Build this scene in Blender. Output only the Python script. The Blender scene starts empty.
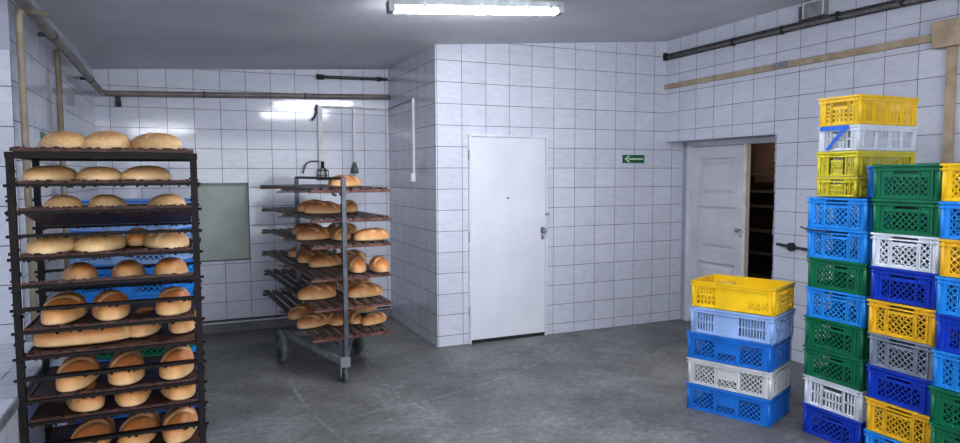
import bpy, math, random
from mathutils import Vector, Matrix
random.seed(7)
PI = math.pi
scene = bpy.context.scene
col = scene.collection

# ------------------------------------------------------------------ materials
def lin(c):
    return tuple(((v/255)/12.92 if v/255 <= 0.04045 else ((v/255+0.055)/1.055)**2.4) for v in c) + (1.0,)

def new_mat(name):
    m = bpy.data.materials.new(name); m.use_nodes = True
    nt = m.node_tree; b = nt.nodes['Principled BSDF']
    return m, nt, b

def noise_mat(name, c1, c2, scale=8, rough=0.5, metal=0.0, bump=0.0, bscale=60, rough2=None, spec=0.5):
    m, nt, b = new_mat(name)
    tc = nt.nodes.new('ShaderNodeTexCoord')
    n = nt.nodes.new('ShaderNodeTexNoise'); n.inputs['Scale'].default_value = scale; n.inputs['Detail'].default_value = 6
    r = nt.nodes.new('ShaderNodeValToRGB')
    r.color_ramp.elements[0].position = 0.35; r.color_ramp.elements[0].color = lin(c1)
    r.color_ramp.elements[1].position = 0.65; r.color_ramp.elements[1].color = lin(c2)
    nt.links.new(tc.outputs['Object'], n.inputs['Vector']); nt.links.new(n.outputs['Fac'], r.inputs['Fac'])
    nt.links.new(r.outputs['Color'], b.inputs['Base Color'])
    b.inputs['Roughness'].default_value = rough; b.inputs['Metallic'].default_value = metal
    b.inputs['Specular IOR Level'].default_value = spec
    if bump:
        n2 = nt.nodes.new('ShaderNodeTexNoise'); n2.inputs['Scale'].default_value = bscale; n2.inputs['Detail'].default_value = 4
        bp = nt.nodes.new('ShaderNodeBump'); bp.inputs['Strength'].default_value = bump; bp.inputs['Distance'].default_value = 0.004
        nt.links.new(tc.outputs['Object'], n2.inputs['Vector']); nt.links.new(n2.outputs['Fac'], bp.inputs['Height'])
        nt.links.new(bp.outputs['Normal'], b.inputs['Normal'])
    return m

def tile_mat(name, base=(210, 213, 224), vein=(201, 205, 218), grout=(70, 74, 90), mortar=0.0055, rough=0.09, tw=0.25, th=0.2):
    m, nt, b = new_mat(name)
    uv = nt.nodes.new('ShaderNodeUVMap'); uv.uv_map = 'UVMap'
    br = nt.nodes.new('ShaderNodeTexBrick')
    br.offset = 0.0; br.squash = 1.0
    br.inputs['Scale'].default_value = 1.0
    br.inputs['Brick Width'].default_value = tw; br.inputs['Row Height'].default_value = th
    br.inputs['Mortar Size'].default_value = mortar/2; br.inputs['Mortar Smooth'].default_value = 0.2
    br.inputs['Color1'].default_value = (0, 0, 0, 1); br.inputs['Color2'].default_value = (1, 1, 1, 1); br.inputs['Mortar'].default_value = (0.5, 0.5, 0.5, 1)
    nt.links.new(uv.outputs['UV'], br.inputs['Vector'])
    # veins
    mp = nt.nodes.new('ShaderNodeMapping'); mp.inputs['Scale'].default_value = (3, 9, 1); mp.inputs['Rotation'].default_value = (0, 0, 0.25)
    nt.links.new(uv.outputs['UV'], mp.inputs['Vector'])
    n = nt.nodes.new('ShaderNodeTexNoise'); n.inputs['Scale'].default_value = 3.0; n.inputs['Detail'].default_value = 7; n.inputs['Distortion'].default_value = 0.8
    nt.links.new(mp.outputs['Vector'], n.inputs['Vector'])
    r = nt.nodes.new('ShaderNodeValToRGB')
    r.color_ramp.elements[0].position = 0.38; r.color_ramp.elements[0].color = lin(vein)
    r.color_ramp.elements[1].position = 0.6; r.color_ramp.elements[1].color = lin(base)
    nt.links.new(n.outputs['Fac'], r.inputs['Fac'])
    # per-tile value
    hv = nt.nodes.new('ShaderNodeHueSaturation')
    mr = nt.nodes.new('ShaderNodeMapRange'); mr.inputs['To Min'].default_value = 0.95; mr.inputs['To Max'].default_value = 1.04
    nt.links.new(br.outputs['Color'], mr.inputs['Value']); nt.links.new(mr.outputs['Result'], hv.inputs['Value'])
    nt.links.new(r.outputs['Color'], hv.inputs['Color'])
    # grout varies in darkness along its run
    n3 = nt.nodes.new('ShaderNodeTexNoise'); n3.inputs['Scale'].default_value = 1.7; n3.inputs['Detail'].default_value = 2
    nt.links.new(uv.outputs['UV'], n3.inputs['Vector'])
    r3 = nt.nodes.new('ShaderNodeValToRGB')
    r3.color_ramp.elements[0].position = 0.35; r3.color_ramp.elements[0].color = lin(tuple(int(v*0.6) for v in grout))
    r3.color_ramp.elements[1].position = 0.65; r3.color_ramp.elements[1].color = lin(tuple(min(255, int(v*1.35)) for v in grout))
    nt.links.new(n3.outputs['Fac'], r3.inputs['Fac'])
    mx = nt.nodes.new('ShaderNodeMix'); mx.data_type = 'RGBA'
    nt.links.new(br.outputs['Fac'], mx.inputs['Factor']); nt.links.new(hv.outputs['Color'], mx.inputs['A']); nt.links.new(r3.outputs['Color'], mx.inputs['B'])
    nt.links.new(mx.outputs['Result'], b.inputs['Base Color'])
    rr = nt.nodes.new('ShaderNodeMapRange'); rr.inputs['To Min'].default_value = rough; rr.inputs['To Max'].default_value = 0.8
    nt.links.new(br.outputs['Fac'], rr.inputs['Value']); nt.links.new(rr.outputs['Result'], b.inputs['Roughness'])
    bp = nt.nodes.new('ShaderNodeBump'); bp.inputs['Strength'].default_value = 0.35; bp.inputs['Distance'].default_value = 0.002; bp.invert = True
    nt.links.new(br.outputs['Fac'], bp.inputs['Height'])
    n4 = nt.nodes.new('ShaderNodeTexNoise'); n4.inputs['Scale'].default_value = 6; n4.inputs['Detail'].default_value = 1
    nt.links.new(uv.outputs['UV'], n4.inputs['Vector'])
    bp2 = nt.nodes.new('ShaderNodeBump'); bp2.inputs['Strength'].default_value = 0.03; bp2.inputs['Distance'].default_value = 0.01
    nt.links.new(n4.outputs['Fac'], bp2.inputs['Height']); nt.links.new(bp.outputs['Normal'], bp2.inputs['Normal'])
    nt.links.new(bp2.outputs['Normal'], b.inputs['Normal'])
    return m

def floor_mat():
    m, nt, b = new_mat('concrete_floor')
    tc = nt.nodes.new('ShaderNodeTexCoord')
    def N(scale, det, dist=0.0, sc=None):
        n = nt.nodes.new('ShaderNodeTexNoise'); n.inputs['Scale'].default_value = scale; n.inputs['Detail'].default_value = det; n.inputs['Distortion'].default_value = dist
        n.inputs['Roughness'].default_value = 0.65
        if sc:
            mp = nt.nodes.new('ShaderNodeMapping'); mp.inputs['Scale'].default_value = sc; mp.inputs['Rotation'].default_value = (0, 0, 0.5)
            nt.links.new(tc.outputs['Object'], mp.inputs['Vector']); nt.links.new(mp.outputs['Vector'], n.inputs['Vector'])
        else: nt.links.new(tc.outputs['Object'], n.inputs['Vector'])
        return n
    def ramp(n, p0, c0, p1, c1):
        r = nt.nodes.new('ShaderNodeValToRGB'); e = r.color_ramp.elements
        e[0].position = p0; e[0].color = c0; e[1].position = p1; e[1].color = c1
        nt.links.new(n.outputs['Fac'], r.inputs['Fac']); return r
    a = ramp(N(1.6, 9, 0.4), 0.36, lin((84, 84, 86)), 0.66, lin((130, 130, 131)))
    d = ramp(N(22, 8), 0.35, (0.5, 0.5, 0.5, 1), 0.68, (1.25, 1.25, 1.25, 1))
    s = ramp(N(1.2, 8, 1.5, (1, 7, 1)), 0.60, (0, 0, 0, 1), 0.78, (1, 1, 1, 1))
    mu = nt.nodes.new('ShaderNodeMix'); mu.data_type = 'RGBA'; mu.blend_type = 'MULTIPLY'; mu.inputs['Factor'].default_value = 0.75
    nt.links.new(a.outputs['Color'], mu.inputs['A']); nt.links.new(d.outputs['Color'], mu.inputs['B'])
    mx = nt.nodes.new('ShaderNodeMix'); mx.data_type = 'RGBA'
    ml = nt.nodes.new('ShaderNodeMath'); ml.operation = 'MULTIPLY'; ml.inputs[1].default_value = 0.45
    nt.links.new(s.outputs['Color'], ml.inputs[0]); nt.links.new(ml.outputs[0], mx.inputs['Factor'])
    nt.links.new(mu.outputs['Result'], mx.inputs['A']); mx.inputs['B'].default_value = lin((160, 160, 163))
    last = mx.outputs['Result']
    # pale blotches of trodden flour
    bl = ramp(N(7, 9, 0.2), 0.60, (0, 0, 0, 1), 0.72, (0.5, 0.5, 0.5, 1))
    m2 = nt.nodes.new('ShaderNodeMix'); m2.data_type = 'RGBA'
    nt.links.new(bl.outputs['Color'], m2.inputs['Factor']); nt.links.new(last, m2.inputs['A']); m2.inputs['B'].default_value = lin((168, 168, 170)); last = m2.outputs['Result']
    # curved wheel marks left by the trolley
    for (cx, cy, rad, wd_, st) in ((3.828, -0.668, 5.253, .020, .55), (3.888, -0.575, 4.651, .016, .4), (-1.634, 2.907, 4.390, .014, .45), (-2.6, -4.6, 3.3, .02, .3)):
        vd = nt.nodes.new('ShaderNodeVectorMath'); vd.operation = 'DISTANCE'; vd.inputs[1].default_value = (cx, cy, 0)
        nt.links.new(tc.outputs['Object'], vd.inputs[0])
        sb = nt.nodes.new('ShaderNodeMath'); sb.operation = 'SUBTRACT'; sb.inputs[1].default_value = rad; nt.links.new(vd.outputs['Value'], sb.inputs[0])
        ab = nt.nodes.new('ShaderNodeMath'); ab.operation = 'ABSOLUTE'; nt.links.new(sb.outputs[0], ab.inputs[0])
        mr = nt.nodes.new('ShaderNodeMapRange'); mr.inputs['From Min'].default_value = 0; mr.inputs['From Max'].default_value = wd_
        mr.inputs['To Min'].default_value = st; mr.inputs['To Max'].default_value = 0; nt.links.new(ab.outputs[0], mr.inputs['Value'])
        nn = ramp(N(2.3+rad*.1, 5, 0.5), 0.42, (0, 0, 0, 1), 0.6, (1, 1, 1, 1))
        mu2 = nt.nodes.new('ShaderNodeMath'); mu2.operation = 'MULTIPLY'; nt.links.new(mr.outputs['Result'], mu2.inputs[0]); nt.links.new(nn.outputs['Color'], mu2.inputs[1])
        m3_ = nt.nodes.new('ShaderNodeMix'); m3_.data_type = 'RGBA'
        nt.links.new(mu2.outputs[0], m3_.inputs['Factor']); nt.links.new(last, m3_.inputs['A']); m3_.inputs['B'].default_value = lin((170, 170, 174)); last = m3_.outputs['Result']
    nt.links.new(last, b.inputs['Base Color'])
    rr = nt.nodes.new('ShaderNodeMapRange'); rr.inputs['To Min'].default_value = 0.38; rr.inputs['To Max'].default_value = 0.7
    n5 = N(3, 6); nt.links.new(n5.outputs['Fac'], rr.inputs['Value']); nt.links.new(rr.outputs['Result'], b.inputs['Roughness'])
    bp = nt.nodes.new('ShaderNodeBump'); bp.inputs['Strength'].default_value = 0.5; bp.inputs['Distance'].default_value = 0.004
    n6 = N(18, 8); nt.links.new(n6.outputs['Fac'], bp.inputs['Height']); nt.links.new(bp.outputs['Normal'], b.inputs['Normal'])
    return m

def bread_mat(name, dark, mid, pale, floury=0.2):
    m, nt, b = new_mat(name)
    tc = nt.nodes.new('ShaderNodeTexCoord')
    sx = nt.nodes.new('ShaderNodeSeparateXYZ'); nt.links.new(tc.outputs['Generated'], sx.inputs['Vector'])
    n = nt.nodes.new('ShaderNodeTexNoise'); n.inputs['Scale'].default_value = 14; n.inputs['Detail'].default_value = 5
    nt.links.new(tc.outputs['Object'], n.inputs['Vector'])
    ad = nt.nodes.new('ShaderNodeMath'); ad.operation = 'MULTIPLY_ADD'; ad.inputs[1].default_value = 0.5
    nt.links.new(n.outputs['Fac'], ad.inputs[0]); nt.links.new(sx.outputs['Z'], ad.inputs[2])
    r = nt.nodes.new('ShaderNodeValToRGB'); e = r.color_ramp.elements
    e[0].position = 0.25; e[0].color = lin(pale); e[1].position = 1.2; e[1].color = lin(dark)
    k = e.new(0.7); k.color = lin(mid)
    e[-1].position = 1.0
    nt.links.new(ad.outputs[0], r.inputs['Fac'])
    at = nt.nodes.new('ShaderNodeAttribute'); at.attribute_name = 'slash'
    mx = nt.nodes.new('ShaderNodeMix'); mx.data_type = 'RGBA'
    nt.links.new(at.outputs['Fac'], mx.inputs['Factor']); nt.links.new(r.outputs['Color'], mx.inputs['A']); mx.inputs['B'].default_value = lin(pale)
    n2 = nt.nodes.new('ShaderNodeTexNoise'); n2.inputs['Scale'].default_value = 90; n2.inputs['Detail'].default_value = 3
    nt.links.new(tc.outputs['Object'], n2.inputs['Vector'])
    r2 = nt.nodes.new('ShaderNodeValToRGB'); r2.color_ramp.elements[0].position = 0.5; r2.color_ramp.elements[0].color = (0, 0, 0, 1)
    r2.color_ramp.elements[1].position = 0.7; r2.color_ramp.elements[1].color = (floury,)*3 + (1,)
    nt.links.new(n2.outputs['Fac'], r2.inputs['Fac'])
    mx2 = nt.nodes.new('ShaderNodeMix'); mx2.data_type = 'RGBA'
    nt.links.new(r2.outputs['Color'], mx2.inputs['Factor']); nt.links.new(mx.outputs['Result'], mx2.inputs['A']); mx2.inputs['B'].default_value = lin((236, 220, 190))
    nt.links.new(mx2.outputs['Result'], b.inputs['Base Color'])
    b.inputs['Roughness'].default_value = 0.5
    bp = nt.nodes.new('ShaderNodeBump'); bp.inputs['Strength'].default_value = 0.3; bp.inputs['Distance'].default_value = 0.003
    nt.links.new(n2.outputs['Fac'], bp.inputs['Height']); nt.links.new(bp.outputs['Normal'], b.inputs['Normal'])
    return m

def plastic(name, c, rough=0.38):
    c2 = tuple(max(0, int(v*0.9)) for v in c)
    return noise_mat(name, c2, c, scale=5, rough=rough)

def emis(name, c, s):
    m, nt, b = new_mat(name)
    b.inputs['Emission Color'].default_value = c; b.inputs['Emission Strength'].default_value = s
    b.inputs['Base Color'].default_value = (0.9, 0.9, 0.9, 1)
    return m

M = {}
M['tile'] = tile_mat('white_glazed_tile')
M['tile_small'] = tile_mat('white_ledge_tile', tw=0.25, th=0.2, grout=(110, 114, 126))
M['plaster'] = noise_mat('grey_ceiling_paint', (192, 194, 201), (212, 213, 218), scale=1.2, rough=0.8, bump=0.4, bscale=7)
M['paint_grey'] = noise_mat('grey_wall_paint', (150, 154, 168), (170, 174, 186), scale=2, rough=0.7)
M['floor'] = floor_mat()
M['door_white'] = noise_mat('white_door_paint', (214, 216, 226), (224, 226, 234), scale=2, rough=0.35)
M['door_old'] = noise_mat('off_white_door_paint', (196, 198, 205), (212, 213, 218), scale=3, rough=0.4)
M['frame_yellow'] = noise_mat('yellowed_frame_paint', (205, 196, 160), (226, 220, 190), scale=9, rough=0.5)
M['frame_white'] = noise_mat('white_frame_paint', (205, 206, 212), (222, 223, 228), scale=6, rough=0.45)
M['frame_pale'] = noise_mat('ivory_frame_paint', (212, 206, 186), (230, 226, 212), scale=9, rough=0.45)
M['niche'] = noise_mat('grey_green_panel', (168, 180, 172), (182, 192, 184), scale=3, rough=0.55, bump=0.1, bscale=6)
M['jamb'] = noise_mat('dark_plaster_jamb', (88, 90, 92), (112, 113, 112), scale=6, rough=0.8)  # dark grey for the niche reveal, baseboard and side block
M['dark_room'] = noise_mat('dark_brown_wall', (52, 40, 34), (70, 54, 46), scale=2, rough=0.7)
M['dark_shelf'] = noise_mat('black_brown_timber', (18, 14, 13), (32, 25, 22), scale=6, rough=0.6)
M['steel'] = noise_mat('grey_galvanised_steel', (66, 72, 80), (98, 104, 112), scale=14, rough=0.4, metal=0.7)
M['steel_paint'] = noise_mat('grey_painted_steel', (104, 108, 112), (134, 138, 140), scale=12, rough=0.5, metal=0.2)
M['burnt'] = noise_mat('burnt_black_steel', (5, 4, 4), (22, 13, 11), scale=26, rough=0.65, metal=0.0, spec=0.25, bump=0.9, bscale=90)
M['tray'] = noise_mat('baked_on_brown_steel', (30, 16, 12), (84, 46, 31), scale=16, rough=0.5, metal=0.05, bump=0.5, bscale=50)
M['crumb'] = noise_mat('rusty_crusted_edge', (16, 8, 7), (88, 40, 27), scale=60, rough=0.5, metal=0.2, bump=1.0, bscale=120)
M['slat'] = noise_mat('dark_stained_beech', (38, 28, 29), (84, 64, 60), scale=14, rough=0.45)
M['slat_end'] = noise_mat('reddish_beech_crossbar', (86, 46, 40), (132, 84, 74), scale=20, rough=0.5)
M['rubber'] = noise_mat('grey_solid_rubber', (70, 74, 76), (96, 100, 102), scale=12, rough=0.65)
M['rubber_dark'] = noise_mat('dark_rubber', (24, 24, 26), (44, 44, 46), scale=12, rough=0.65)
M['pipe_brown'] = noise_mat('brown_grey_pipe_paint', (98, 90, 86), (126, 116, 109), scale=7, rough=0.45)
M['pipe_beige'] = noise_mat('beige_yellow_pipe_paint', (128, 118, 98), (156, 146, 122), scale=9, rough=0.45)
M['trunking'] = noise_mat('beige_brown_trunking', (158, 138, 112), (184, 164, 138), scale=10, rough=0.5)
M['cable_dark'] = noise_mat('dark_grey_cable', (46, 46, 50), (74, 74, 78), scale=20, rough=0.5)
M['cable_grey'] = noise_mat('grey_brown_cable', (96, 92, 90), (128, 122, 118), scale=20, rough=0.5)
M['black'] = noise_mat('black_plastic', (18, 19, 21), (34, 35, 38), scale=20, rough=0.45)
M['white_plastic'] = noise_mat('white_plastic', (214, 216, 220), (228, 229, 232), scale=10, rough=0.35)
M['conduit_white'] = noise_mat('white_conduit', (200, 198, 200), (224, 222, 222), scale=10, rough=0.4)
M['box_grey'] = noise_mat('dusty_grey_box', (120, 122, 128), (150, 152, 156), scale=14, rough=0.6)
M['chrome'] = noise_mat('dull_chrome', (130, 132, 138), (170, 172, 178), scale=20, rough=0.3, metal=0.9)
M['sign_green'] = noise_mat('green_sign', (8, 84, 52), (12, 96, 60), scale=4, rough=0.35)
M['sign_pale'] = noise_mat('pale_green_arrow', (176, 204, 178), (190, 214, 190), scale=4, rough=0.4)
M['grey_green'] = noise_mat('grey_green_rubber', (66, 84, 82), (88, 104, 100), scale=12, rough=0.5)
M['strap'] = plastic('blue_plastic_film', (22, 98, 214))
M['tube'] = emis('fluorescent_tube', (0.92, 0.95, 1.0, 1), 42)
M['bread_pale'] = bread_mat('golden_floury_crust', (196, 142, 84), (220, 176, 118), (240, 212, 164), 0.35)
M['bread_gold'] = bread_mat('golden_brown_crust', (172, 100, 46), (212, 148, 84), (242, 210, 158), 0.08)
M['bread_brown'] = bread_mat('deep_brown_crust', (140, 80, 40), (196, 134, 78), (238, 204, 150), 0.1)
CR = {
 'sky': (30, 140, 232), 'blue': (20, 112, 208), 'deep': (10, 56, 186), 'green': (4, 108, 72), 'yellow': (244, 198, 18),
 'lemon': (226, 212, 50), 'amber': (240, 186, 36), 'white': (222, 228, 238), 'grey': (128, 138, 156), 'pale': (150, 182, 232), 'offwhite': (206, 208, 210)}
for k, v in CR.items(): M['c_'+k] = plastic('crate_plastic_'+k, v)

# ------------------------------------------------------------------ mesh builder
class MB:
    def __init__(self): self.v = []; self.f = []; self.smooth = []
    def add(self, vs, fs, sm=False, mat=None):
        o = len(self.v)
        for p in vs:
            p = Vector(p); self.v.append(tuple(mat @ p) if mat else tuple(p))
        for f in fs: self.f.append(tuple(i+o for i in f)); self.smooth.append(sm)
    def box(self, x0, x1, y0, y1, z0, z1, mat=None):
        vs = [(x0,y0,z0),(x1,y0,z0),(x1,y1,z0),(x0,y1,z0),(x0,y0,z1),(x1,y0,z1),(x1,y1,z1),(x0,y1,z1)]
        self.add(vs, [(0,3,2,1),(4,5,6,7),(0,1,5,4),(1,2,6,5),(2,3,7,6),(3,0,4,7)], False, mat)
    def bar(self, a, b, w, h, up=(0,0,1)):
        a = Vector(a); b = Vector(b); d = (b-a); L = d.length; d.normalize()
        u = Vector(up); s = d.cross(u)
        if s.length < 1e-5: u = Vector((1,0,0)); s = d.cross(u)
        s.normalize(); u = s.cross(d)
        mat = Matrix((( d.x, s.x, u.x, a.x),(d.y, s.y, u.y, a.y),(d.z, s.z, u.z, a.z),(0,0,0,1)))
        self.box(0, L, -w/2, w/2, -h/2, h/2, mat)
    def tube(self, pts, r, n=12, cap=True):
        pts = [Vector(p) for p in pts]; rings = []
        t0 = (pts[1]-pts[0]).normalized()
        ref = Vector((0,0,1)) if abs(t0.z) < 0.9 else Vector((1,0,0))
        u = t0.cross(ref).normalized()
        o = len(self.v)
        for i, p in enumerate(pts):
            if i == 0: t = t0
            elif i == len(pts)-1: t = (pts[i]-pts[i-1]).normalized()
            else: t = ((pts[i]-pts[i-1]).normalized() + (pts[i+1]-pts[i]).normalized()).normalized()
            u = (u - t*u.dot(t)).normalized(); w = t.cross(u)
            rr = r[i] if isinstance(r, (list, tuple)) else r
            for k in range(n):
                a = 2*PI*k/n; self.v.append(tuple(p + u*math.cos(a)*rr + w*math.sin(a)*rr))
        for i in range(len(pts)-1):
            for k in range(n):
                k2 = (k+1) % n
                self.f.append((o+i*n+k, o+i*n+k2, o+(i+1)*n+k2, o+(i+1)*n+k)); self.smooth.append(True)
        if cap:
            self.f.append(tuple(o+k for k in range(n))[::-1]); self.smooth.append(False)
            e = o+(len(pts)-1)*n
            self.f.append(tuple(e+k for k in range(n))); self.smooth.append(False)
    def cyl(self, a, b, r, n=24): self.tube([a, b], r, n)
    def lathe(self, prof, n=28, mat=None):
        o = len(self.v)
        for (r, z) in prof:
            for k in range(n):
                a = 2*PI*k/n; p = Vector((r*math.cos(a), r*math.sin(a), z)); self.v.append(tuple(mat @ p) if mat else tuple(p))
        for i in range(len(prof)-1):
            for k in range(n):
                k2 = (k+1) % n
                self.f.append((o+i*n+k, o+i*n+k2, o+(i+1)*n+k2, o+(i+1)*n+k)); self.smooth.append(True)
    def mesh(self, name, m):
        me = bpy.data.meshes.new(name); me.from_pydata(self.v, [], self.f)
        me.polygons.foreach_set('use_smooth', self.smooth); me.update()
        me.materials.append(m); return me
    def build(self, name, m, parent=None, bevel=0.0):
        o = bpy.data.objects.new(name, self.mesh(name, m)); col.objects.link(o)
        if parent: o.parent = parent
        if bevel:
            b = o.modifiers.new('bevel', 'BEVEL'); b.width = bevel; b.segments = 2; b.limit_method = 'ANGLE'; b.angle_limit = 0.7
        return o

def tag(o, label=None, cat=None, group=None, kind=None):
    if label: o['label'] = label
    if cat: o['category'] = cat
    if group: o['group'] = group
    if kind: o['kind'] = kind
    return o
def empty(name, loc, label, cat, group=None, rz=0):
    o = bpy.data.objects.new(name, None); col.objects.link(o)
    o.location = loc; o.rotation_euler = (0, 0, rz); o.empty_display_size = 0.1
    return tag(o, label, cat, group)
def struct(o, label=None):
    o['kind'] = 'structure'
    if label: o['label'] = label
    return o
def copy_tree(o, parent=None):
    c = o.copy(); col.objects.link(c)
    if parent: c.parent = parent
    for ch in list(o.children): copy_tree(ch, c)
    return c

def quads(name, faces, m, label=None):
    """faces: list of (verts4, uvs4)"""
    v = []; f = []; uv = []
    for vs, us in faces:
        o = len(v); v += vs; f.append(tuple(range(o, o+len(vs)))); uv += us
    me = bpy.data.meshes.new(name); me.from_pydata(v, [], f)
    l = me.uv_layers.new(name='UVMap')
    for i, p in enumerate(uv): l.data[i].uv = p
    me.update(); me.materials.append(m)
    o = bpy.data.objects.new(name, me); col.objects.link(o)
    return struct(o, label)

# ------------------------------------------------------------------ room numbers
LX = 2.669; RX = 2.92; DB = 1.5465; LW = -2.916; YE = -1.80; XW = -4.6; YB = -8.2
def cz(x): return 2.835 + (0.088*x if x > 0 else 0.060*x)
Z0 = 0.1014
def wallY(y, x0, x1, z0, z1l, z1r=None, ux=0.264, vz=Z0):      # wall in a y = const plane, facing -y
    z1r = z1l if z1r is None else z1r
    return ([(x0,y,z0),(x1,y,z0),(x1,y,z1r),(x0,y,z1l)], [(x0-ux,z0-vz),(x1-ux,z0-vz),(x1-ux,z1r-vz),(x0-ux,z1l-vz)])
def wallX(x, y0, y1, z0, z1, uy=-0.2193, vz=Z0, flip=False):
    a = [(x,y0,z0),(x,y1,z0),(x,y1,z1),(x,y0,z1)]; u = [(uy-y0,z0-vz),(uy-y1,z0-vz),(uy-y1,z1-vz),(uy-y0,z1-vz)]
    return (a[::-1], u[::-1]) if flip else (a, u)

# floor
fo = MB(); fo.box(XW, RX+1.3, YB, DB+0.05, -0.08, 0.0)
struct(fo.build('floor', M['floor']), 'worn dark grey concrete floor')
# ceiling: lower at the left, rising towards the right wall
xs = [XW, 0.0, 4.3]
ce = MB()
for a, b in zip(xs[:-1], xs[1:]):
    za, zb = cz(a), cz(b)
    ce.add([(a,YB,za),(b,YB,zb),(b,DB+.05,zb),(a,DB+.05,za),(a,YB,za+.1),(b,YB,zb+.1),(b,DB+.05,zb+.1),(a,DB+.05,za+.1)],
           [(0,3,2,1),(4,5,6,7),(0,1,5,4),(1,2,6,5),(2,3,7,6),(3,0,4,7)])
struct(ce.build('ceiling', M['plaster']), 'sloping grey painted plaster ceiling')
# boxed-in wall with the flush door
ZD = 1.985
quads('wall_middle', [wallY(0, 0, LX, 0, cz(0), cz(LX)), wallY(0, LX, RX, 0, ZD)], M['tile'], 'white tiled wall with the flush door')
quads('wall_middle_side', [wallX(0, 0, DB, 0, cz(0), uy=0.04)], M['tile'], 'shaded tiled side of the boxed-in room')
# back wall with niche
nx0, nx1, nz0, nz1 = -2.06, -1.535, 0.748, 1.563; vB = 0.3149-0.2; uB = -0.0385
def wb(x0, x1, z0, zl, zr=None): return wallY(DB, x0, x1, z0, zl, zr, ux=uB, vz=vB)
quads('wall_back', [wb(LW, 0, 0, nz0), wb(LW, nx0, nz0, nz1), wb(nx1, 0, nz0, nz1), wb(LW, 0, nz1, cz(LW), cz(0))], M['tile'], 'tiled back wall behind the bread trolley')
nd = 0.10
w = empty('window_1', (nx0, DB, nz0), None, None); struct(w, 'blanked-off grey green wall niche')
b = MB(); b.box(0, nx1-nx0, nd, nd+.02, 0, nz1-nz0); b.build('panel', M['niche'], w)
b = MB(); t = .015; W_, H_ = nx1-nx0, nz1-nz0
b.box(-t, 0, 0.001, nd, -t, H_+t); b.box(W_, W_+t, 0.001, nd, -t, H_+t); b.box(0, W_, 0.001, nd, H_, H_+t); b.box(0, W_, 0.001, nd, -t, 0)
b.build('reveal', M['jamb'], w)
# left wall, the facing wall end and far-left wall
quads('wall_left', [wallX(LW, YE, DB, 0, cz(LW), uy=1.45, vz=vB, flip=True)], M['tile'], 'tiled left wall in shade')
zt = 2.261
quads('wall_left_end', [wallY(YE, XW, LW, 0, zt, ux=LW, vz=0.083)], M['tile'], 'brightly lit white tiled wall end at far left')
quads('wall_left_upper', [wallY(YE, XW, LW, zt, cz(XW), cz(LW), ux=LW)], M['paint_grey'], 'grey painted wall above the tiles at far left')
quads('wall_west', [wallX(XW, YB, YE, 0, cz(XW), flip=True)], M['tile'])
quads('wall_behind', [([(XW,YB,0),(LX,YB,0),(LX,YB,cz(LX)),(0,YB,cz(0)),(XW,YB,cz(XW))], [(0,0),(7.2,0),(7.2,3),(4.6,2.8),(0,2.6)])], M['tile'])
# right wall, with a recess at the corner that holds the old door
DY = -1.497
quads('wall_right', [wallX(LX, DY, 0, ZD, cz(LX)), wallX(LX, YB, DY, 0, cz(LX))], M['tile'], 'white tiled right wall')
quads('wall_right_recess', [wallX(RX, -0.075, 0, 0, ZD, uy=0), ([(LX,DY,ZD),(LX,0,ZD),(RX+.05,0,ZD),(RX+.05,DY,ZD)], [(0,.02),(1.4,.02),(1.4,.18),(0,.18)]),
      ([(LX,DY,0),(RX+.05,DY,0),(RX+.05,DY,ZD),(LX,DY,ZD)], [(0,.02),(.18,.02),(.18,.18),(0,.18)])], M['paint_grey'], 'plastered recess of the old door')
# ragged chipped edge of the recess
b = MB()
zz = 0.0
while zz < ZD-0.02:
    h = random.uniform(0.05, 0.13); wd = random.uniform(0.004, 0.018)
    b.box(LX-0.004, LX+0.03, DY-0.004, DY+wd, zz, min(ZD, zz+h-0.01)); zz += h
struct(b.build('trim_1', M['paint_grey']), 'chipped plaster edge beside the dark doorway')
# dim store room seen through the open leaf
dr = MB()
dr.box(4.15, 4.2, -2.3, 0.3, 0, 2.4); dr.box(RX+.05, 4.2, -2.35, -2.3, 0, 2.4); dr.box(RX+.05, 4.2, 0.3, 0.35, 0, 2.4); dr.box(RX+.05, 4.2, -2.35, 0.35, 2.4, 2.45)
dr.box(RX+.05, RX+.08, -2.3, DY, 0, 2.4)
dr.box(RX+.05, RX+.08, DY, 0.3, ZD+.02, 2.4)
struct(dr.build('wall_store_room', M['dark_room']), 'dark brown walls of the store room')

# baseboards
b = MB(); b.box(LW, 0, DB-0.035, DB, 0, 0.085)
struct(b.build('baseboard_back', M['jamb']))
b = MB(); b.tube([(LW+.02, DB-0.03, 0.125), (-1.6, DB-0.03, 0.122), (-0.02, DB-0.03, 0.115)], 0.012, 10)
o = b.build('floor_pipe', M['cable_dark']); tag(o, 'thin dark pipe running along the foot of the back wall', 'pipe')

# tiled ledge at far left
def ledge():
    x0, x1, y0, y1, h = XW, -2.752, -4.6, YE, 0.783
    f = [([(x0,y0,h),(x1,y0,h),(x1,y1,h),(x0,y1,h)], [(0+.02,y0),(x1-x0+.02,y0),(x1-x0+.02,y1),(.02,y1)]),
         ([(x1,y0,0),(x1,y1,0),(x1,y1,h),(x1,y0,h)], [(y0,0),(y1,0),(y1,h),(y0,h)]),
         ([(x0,y0,0),(x1,y0,0),(x1,y0,h),(x0,y0,h)], [(0,0),(x1-x0,0),(x1-x0,h),(0,h)]),
         ([(LW,y1,0),(LW,y1,h),(x1,y1,h),(x1,y1,0)], [(0,0),(0,h),(.16,h),(.16,0)])]
    o = quads('trim_2', f, M['tile_small'], 'white tiled ledge under the bright wall')
    b = MB(); b.box(x1-.004, x1+.006, y0, y1, h-.03, h+.003)
    e = b.build('edge_strip', M['steel_paint'], o); return o
ledge()

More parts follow.
